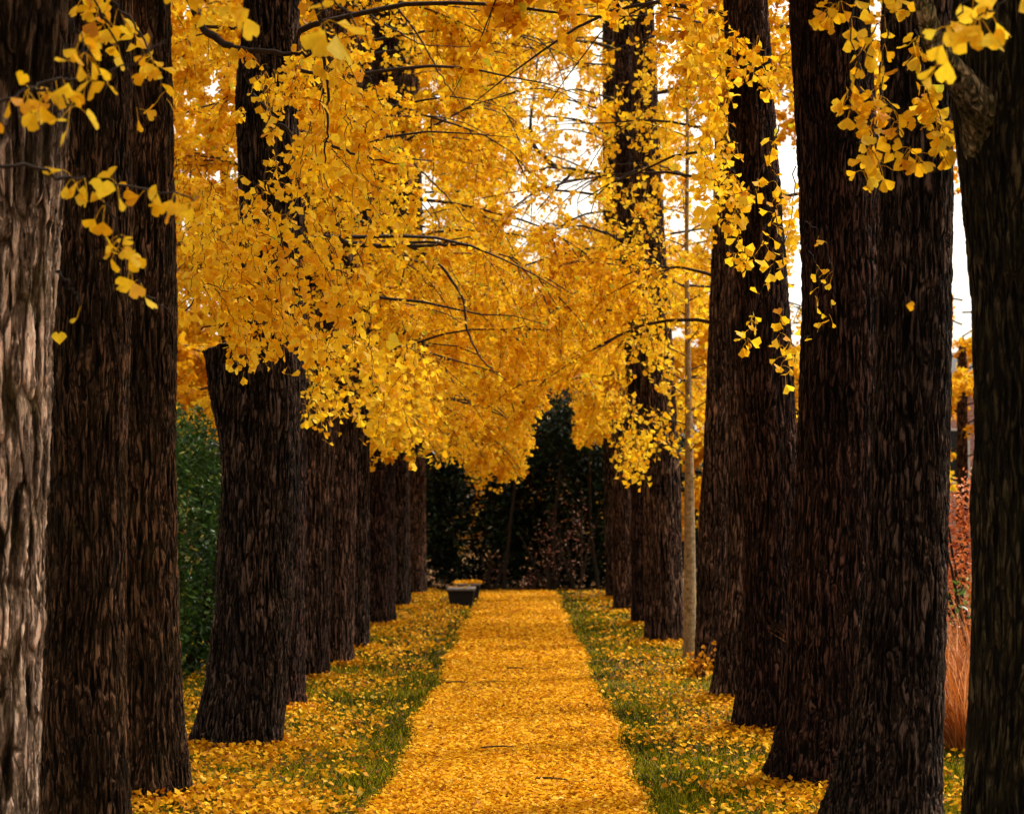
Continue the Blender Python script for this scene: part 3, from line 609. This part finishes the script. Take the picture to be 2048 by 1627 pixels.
def box(mb, a, b, mat=0):
    (x0,y0,z0),(x1,y1,z1) = a,b
    V = [(x0,y0,z0),(x1,y0,z0),(x1,y1,z0),(x0,y1,z0),(x0,y0,z1),(x1,y0,z1),(x1,y1,z1),(x0,y1,z1)]
    mb.add(V,[(0,3,2,1),(4,5,6,7),(0,1,5,4),(1,2,6,5),(2,3,7,6),(3,0,4,7)],mat)
bld = empty('brick_building', (13.5,68,0)); tag(bld,'red brick building glimpsed through the gap at the right','building')
mb = MB(); box(mb,(11.2,66,0),(21,73,5.0)); mb.build('wall',[brick_mat()],bld)
ROOF = simple_mat('roof_slate',(.05,.05,.055),(.10,.095,.09),12); GLASS = simple_mat('dark_pane',(.008,.009,.010),(.014,.015,.017),3,.12,.02); FRAME = simple_mat('white_frame',(.55,.55,.53),(.65,.65,.62),20,.5,.1)
mb = MB(); mb.add([(11,65.7,5),(21.2,65.7,5),(21.2,73.3,5),(11,73.3,5),(11,69.5,6.2),(21.2,69.5,6.2)],[(0,1,5,4),(2,3,4,5)]); mb.add([(11,65.7,5),(11,73.3,5),(11,69.5,6.2)],[(0,2,1)]); mb.build('roof',[ROOF],bld)
for wx_ in (11.85,14.2,16.6,19):
    mb = MB()
    for a,b in (((wx_-.4,65.93,2.4),(wx_-.34,65.995,3.9)),((wx_+.34,65.93,2.4),(wx_+.4,65.995,3.9)),((wx_-.34,65.93,3.84),(wx_+.34,65.995,3.9)),((wx_-.34,65.93,2.4),(wx_+.34,65.995,2.46))): box(mb,a,b)
    w = mb.build('window',[FRAME],bld); mb = MB(); box(mb,(wx_-.34,65.95,2.46),(wx_+.34,65.99,3.84)); p_ = mb.build('pane',[GLASS],w, loc=tuple(bld.location))

# ------------------------------------------------------------------ ground
def ground_mat(name, path=False):
    m, nt, out = new_mat(name); L = nt.links.new
    tc = nd(nt,'ShaderNodeTexCoord')
    vo = nd(nt,'ShaderNodeTexVoronoi',i_Scale=19.0); L(tc.outputs['Object'],vo.inputs['Vector'])
    n1 = nd(nt,'ShaderNodeTexNoise',i_Scale=1.1,i_Detail=6.0,i_Roughness=.65); L(tc.outputs['Object'],n1.inputs['Vector'])
    sh = nd(nt,'ShaderNodeSeparateColor'); L(vo.outputs['Color'],sh.inputs[0])
    lf = ramp(nt,[(0,(.03,.012,.003)),(.5,(.16,.055,.005)),(1,(.45,.18,.008))]); L(sh.outputs[0],lf.inputs[0])
    if path: last = lf.outputs[0]
    else:
        gr = ramp(nt,[(.3,(.010,.016,.004)),(.7,(.030,.050,.008))]); n2 = nd(nt,'ShaderNodeTexNoise',i_Scale=30.0,i_Detail=3.0); L(tc.outputs['Object'],n2.inputs['Vector']); L(n2.outputs['Fac'],gr.inputs[0])
        ad = nd(nt,'ShaderNodeMath',operation='MULTIPLY_ADD'); L(sh.outputs[1],ad.inputs[0]); ad.inputs[1].default_value=.5; L(n1.outputs['Fac'],ad.inputs[2])
        th = ramp(nt,[(.62,(0,0,0)),(.68,(1,1,1))]); L(ad.outputs[0],th.inputs[0])
        mx = nd(nt,'ShaderNodeMixRGB'); L(th.outputs[0],mx.inputs[0]); L(gr.outputs[0],mx.inputs[1]); L(lf.outputs[0],mx.inputs[2]); last = mx.outputs[0]
    b = nd(nt,'ShaderNodeBsdfPrincipled',i_Roughness=.9); b.inputs['Specular IOR Level'].default_value=.2; L(last,b.inputs['Base Color'])
    bp = nd(nt,'ShaderNodeBump',i_Strength=.8); bp.inputs['Distance'].default_value=.02; L(vo.outputs['Distance'],bp.inputs['Height']); L(bp.outputs[0],b.inputs['Normal']); L(b.outputs[0],out.inputs[0])
    return m
mb = MB(); mb.add([(-900,-60,0),(900,-60,0),(900,1500,0),(-900,1500,0)],[(0,1,2,3)]); tag(mb.build('ground',[ground_mat('grass_and_litter')]), kind='structure')
PL, PR = -.79, .71
def ledge(y): return PL+.03*np.sin(y*.9)+.02*np.sin(y*2.3)
def redge(y): return PR+.03*np.sin(y*.7+1)+.02*np.sin(y*2.9)
ys = np.arange(-5, 49.6, .4); V = np.concatenate([np.stack([ledge(ys),ys,0*ys+.004],1), np.stack([redge(ys),ys,0*ys+.004],1)]); n_=len(ys)
mb = MB(); mb.add(V,[(i,n_+i,n_+i+1,i+1) for i in range(n_-1)]); tag(mb.build('path',[ground_mat('path_litter',True)]), kind='structure')

# fallen leaves
gg = np.random.default_rng(500)
mb = MB()
def leafz(n, y0=11.5, y1=49.5, pw=1.7):
    u = gg.uniform(size=n); a, b = y0**(1-pw), y1**(1-pw); return (a+u*(b-a))**(1/(1-pw))
n = 150000; y = leafz(n, pw=1.5); x = gg.uniform(0,1,n); x = ledge(y)+(redge(y)-ledge(y))*x + gg.normal(0,.02,n)
P = np.stack([x,y,.006+gg.uniform(0,.016,n)],1)
nz = snoise(P*np.array([1,.6,0]),2.2,7); kp = gg.uniform(size=n) < np.clip(.78+.35*nz,.35,1); P = P[kp]
add_leaves(mb,P,np.where(P[:,1]>26,.052,.037),gg,LEAF_LOW,0,flat=True,tilt=.32,tint=np.clip(gg.beta(2.3,2.0,len(P))+.09*snoise(P,1.2,8)+.08*snoise(P,4.2,12),0,1))
n = 250000; y = leafz(n, pw=1.5); x = gg.uniform(-4.6,4.6,n)
P = np.stack([x,y,.02+gg.uniform(0,.05,n)],1)
xl = ledge(y)-x; xr = x-redge(y); dist = np.maximum(xl,xr)
nz = snoise(P*np.array([1,.45,0]),1.6,17)+.75*snoise(P*np.array([1,.5,0]),5,18)+.4*snoise(P*np.array([1,.7,0]),11,19)
pr = np.where(dist<0,0,np.clip(.20+(dist+.18*nz)/.46,0,1)*np.clip(.12+.32*nz,.06,.62))
pr = np.where(x>0, pr*.78, pr)
P = P[gg.uniform(size=n)<pr]
add_leaves(mb,P,np.where(P[:,1]>26,.055,.040),gg,LEAF_LOW,0,flat=True,tilt=.62,tint=np.clip(gg.beta(2.3,2.0,len(P))+.1*snoise(P,1,8),0,1))
for t in (L1,L2,L3,L4,L5,L6,L7,L8,L9,L10,L11,R1,R2,R3,R4,R5,R6,R7,R8,R9,R10):   # drifts against the feet of the trunks
    vv = np.array([v.co for v in t[4].data.vertices if -.01 < v.co.z < .10]); cx, cy = t[0].location.x, t[0].location.y
    if not len(vv): continue
    pk = vv[gg.integers(0,len(vv),1300)]; dx_, dy_ = pk[:,0]-vv[:,0].mean(), pk[:,1]-vv[:,1].mean(); rr_ = np.hypot(dx_,dy_); e_ = gg.exponential(.07,len(pk))
    P = np.stack([cx+vv[:,0].mean()+dx_/rr_*(rr_+e_), cy+vv[:,1].mean()+dy_/rr_*(rr_+e_), .015+gg.uniform(0,.06,len(pk))*np.exp(-e_/.08)],1)
    add_leaves(mb,P,.042,gg,LEAF_LOW,0,flat=True,tilt=.6,tint=np.clip(gg.beta(1.8,2.2,len(P)),0,1))
tag(mb.build('fallen_leaves',[LITTER]),'carpet of fallen golden ginkgo leaves over the path and grass','fallen leaves',kind='stuff')
# grass
mb = MB(); n = 300000; y = leafz(n,pw=1.7); x = gg.uniform(-4.4,4.4,n); P = np.stack([x,y,0*x],1)
dist = np.maximum(ledge(y)-x, x-redge(y)); nz = snoise(P*np.array([1,.45,0]),1.6,17)
pr = np.where(dist<-.02,0,np.clip(.75-.35*nz+.9*np.exp(-np.maximum(dist,0)/.12),.15,1)); P = P[gg.uniform(size=n)<pr]; n=len(P)
a = gg.uniform(0,6.28,n); h = gg.uniform(.02,.055,n)*(1+.3*snoise(P,3,4)); w = .0035*(1+P[:,1]/22)
sd = np.stack([np.cos(a),np.sin(a),0*a],1)*w[:,None]; tip = P+np.stack([gg.normal(0,.022,n),gg.normal(0,.022,n),h],1)
V = np.stack([P-sd,P+sd,tip],1).reshape(-1,3); mb.add(V,np.arange(n*3).reshape(-1,3),0,np.clip(gg.beta(2,2,n)+.2*snoise(P,1.5,6),0,1))
tag(mb.build('grass',[GRASS]),'short green grass showing between the fallen leaves','grass',kind='stuff')

g3 = np.random.default_rng(71)
for (px,py,L_,a) in ((950,1369,.55,.1),(1062,1341,.5,-.15),(1010,1500,.35,.4),(1120,1566,.3,-.3)):
    Z = H*F/(py-HY); X = wx(px,Z); P = walk(np.array([X-L_/2*math.cos(a),Z-L_/2*math.sin(a),.03]), np.array([math.cos(a),math.sin(a),0]), L_, .06, g3, 0, .10); P[:,2] = .026+.008*np.sin(np.arange(len(P)))
    mb = MB(); V,Fq = tube_vf(P, np.linspace(.007,.003,len(P)), 6); mb.add(V,Fq,0,smooth=True); tag(mb.build('fallen_twig',[TWIG],loc=tuple(P[0])), {950:'longest dark twig lying across the middle distance of the leafy path',1062:'dark twig lying on the path beyond the longest one',1010:'short dark twig lying near the middle of the path',1120:'short dark twig lying on the path nearest the viewer'}[px],'twig','dark twigs dropped on the leafy path')
# ------------------------------------------------------------------ stone benches
STONE = simple_mat('bench_stone',(.006,.006,.006),(.014,.013,.012),14,.8,.4); SLAB = simple_mat('bench_slab',(.09,.085,.085),(.20,.19,.185),10,.7,.3)
def bench(X, Z, L, label, litter):
    root = empty('stone_bench',(X,Z,0)); tag(root,label,'bench','stone benches at the far left of the path')
    def frust(z0,z1,w0,w1,l0,l1,yc,bev=.012):
        mb = MB(); ring=[]
        for z,w,l in ((z0,w0,l0),(z0+bev,w0+bev,l0+bev),(z1-bev,w1+bev,l1+bev),(z1,w1,l1)):
            ring += [(X-w/2,yc-l/2,z),(X+w/2,yc-l/2,z),(X+w/2,yc+l/2,z),(X-w/2,yc+l/2,z)]
        f=[(0,3,2,1),(12,13,14,15)]+[(4*k+j,4*k+(j+1)%4,4*k+4+(j+1)%4,4*k+4+j) for k in range(3) for j in range(4)]
        mb.add(ring,f); return mb
    frust(.292,.325,.46,.46,L,L,Z+L/2).build('seat',[SLAB],root)
    for yy in (.25,L-.25): frust(-.02,.29,.33,.44,.2,.26,Z+yy).build('leg',[STONE],root)
    frust(.02,.27,.30,.40,L-.75,L-.75,Z+L/2,.01).build('stretcher',[STONE],root)
    if litter:
        n=litter; P=np.stack([X+gg.uniform(-.22,.22,n),Z+gg.uniform(.05,L-.05,n),.329+gg.uniform(0,.02,n)],1); mb=MB(); add_leaves(mb,P,.075,gg,LEAF_LOW,0,flat=True,tilt=.3)
        tag(mb.build('fallen_leaves',[LITTER]),'golden leaves lying on top of the farther stone bench' if litter>200 else 'a few golden leaves on the nearer stone bench','fallen leaves',kind='stuff')
bench(wx(921,40.6),40.6,1.3,'nearer dark stone bench with a pale slab edge',14)
bench(wx(934,43.4),43.4,1.5,'farther stone bench covered with golden leaves',420)

# falling leaves
for i,(px,py,Z,s,t_,lab) in enumerate([(118,672,8.2,.048,.75,'single yellow leaf falling in front of the brown trunk at the left'),(1823,612,8.0,.030,.2,'small orange leaf falling in front of the wide footed trunk'),(783,682,8.6,.058,.8,'large yellow leaf drifting over the middle of the foliage')]):
    q = np.array([wx(px,Z),Z,wz(py,Z)]); mb = MB(); g2 = np.random.default_rng(900+i)
    V = LEAF_HI[0]*s*np.array([1,1,1.8]); ang = g2.uniform(0,6.28); c,s_ = math.cos(ang),math.sin(ang)
    V = np.stack([V[:,0]*c-V[:,1]*s_, V[:,2]-.3*V[:,1], V[:,0]*s_+V[:,1]*c],1); V = V-V.mean(0)+q
    mb.add(V,LEAF_HI[1],0,np.full(4,t_)); o = mb.build('falling_leaf',[GOLD],loc=tuple(q)); tag(o,lab,'leaf','leaves falling through the air')

# ------------------------------------------------------------------ light, sky, camera
w = bpy.data.worlds.new('World'); sc.world = w; w.use_nodes = True; nt = w.node_tree; nt.nodes.clear(); L = nt.links.new
SE, SR = R(50), R(50)          # sun elevation, and azimuth
sky = nt.nodes.new('ShaderNodeTexSky'); sky.sky_type='NISHITA'; sky.sun_disc=False; sky.sun_elevation=SE; sky.sun_rotation=SR; sky.air_density=1; sky.dust_density=4
hs = nt.nodes.new('ShaderNodeHueSaturation'); hs.inputs['Saturation'].default_value=.10; hs.inputs['Value'].default_value=2.1
bg = nt.nodes.new('ShaderNodeBackground'); bg.inputs['Strength'].default_value=.15; wo = nt.nodes.new('ShaderNodeOutputWorld')
wt = nd(nt,'ShaderNodeMixRGB',blend_type='MULTIPLY',i_Fac=1.0); wt.inputs[2].default_value=(1,.91,.79,1); L(sky.outputs[0],hs.inputs['Color']); L(hs.outputs[0],wt.inputs[1]); L(wt.outputs[0],bg.inputs[0]); L(bg.outputs[0],wo.inputs[0])
sd = bpy.data.lights.new('sun','SUN'); sd.energy=3.9; sd.angle=R(10); sd.color=(1,.93,.82); so = bpy.data.objects.new('sun',sd); col.objects.link(so)
d = Vector((math.sin(SR)*math.cos(SE), math.cos(SR)*math.cos(SE), math.sin(SE)))   # towards the sun
so.rotation_euler = d.to_track_quat('Z','Y').to_euler()
cam = bpy.data.cameras.new('camera'); co = bpy.data.objects.new('camera',cam); col.objects.link(co); sc.camera = co
co.location=(0,0,H); co.rotation_euler=(R(90),0,0); cam.sensor_width=36; cam.lens=F/2048*36
cam.shift_x=-(VX-1024)/2048; cam.shift_y=(HY-813.5)/2048; cam.clip_end=3000; cam.clip_start=.1
cam.dof.use_dof=True; cam.dof.focus_distance=13.5; cam.dof.aperture_fstop=5.6
sc.view_settings.view_transform='Standard'; sc.view_settings.look='None'; sc.view_settings.exposure=0
sc.cycles.max_bounces=9; sc.cycles.diffuse_bounces=6; sc.cycles.transmission_bounces=6; sc.cycles.glossy_bounces=2; sc.cycles.use_denoising=True
try: sc.cycles.use_adaptive_sampling=True; sc.cycles.adaptive_threshold=.03
except Exception: pass
print('leaves', NL)
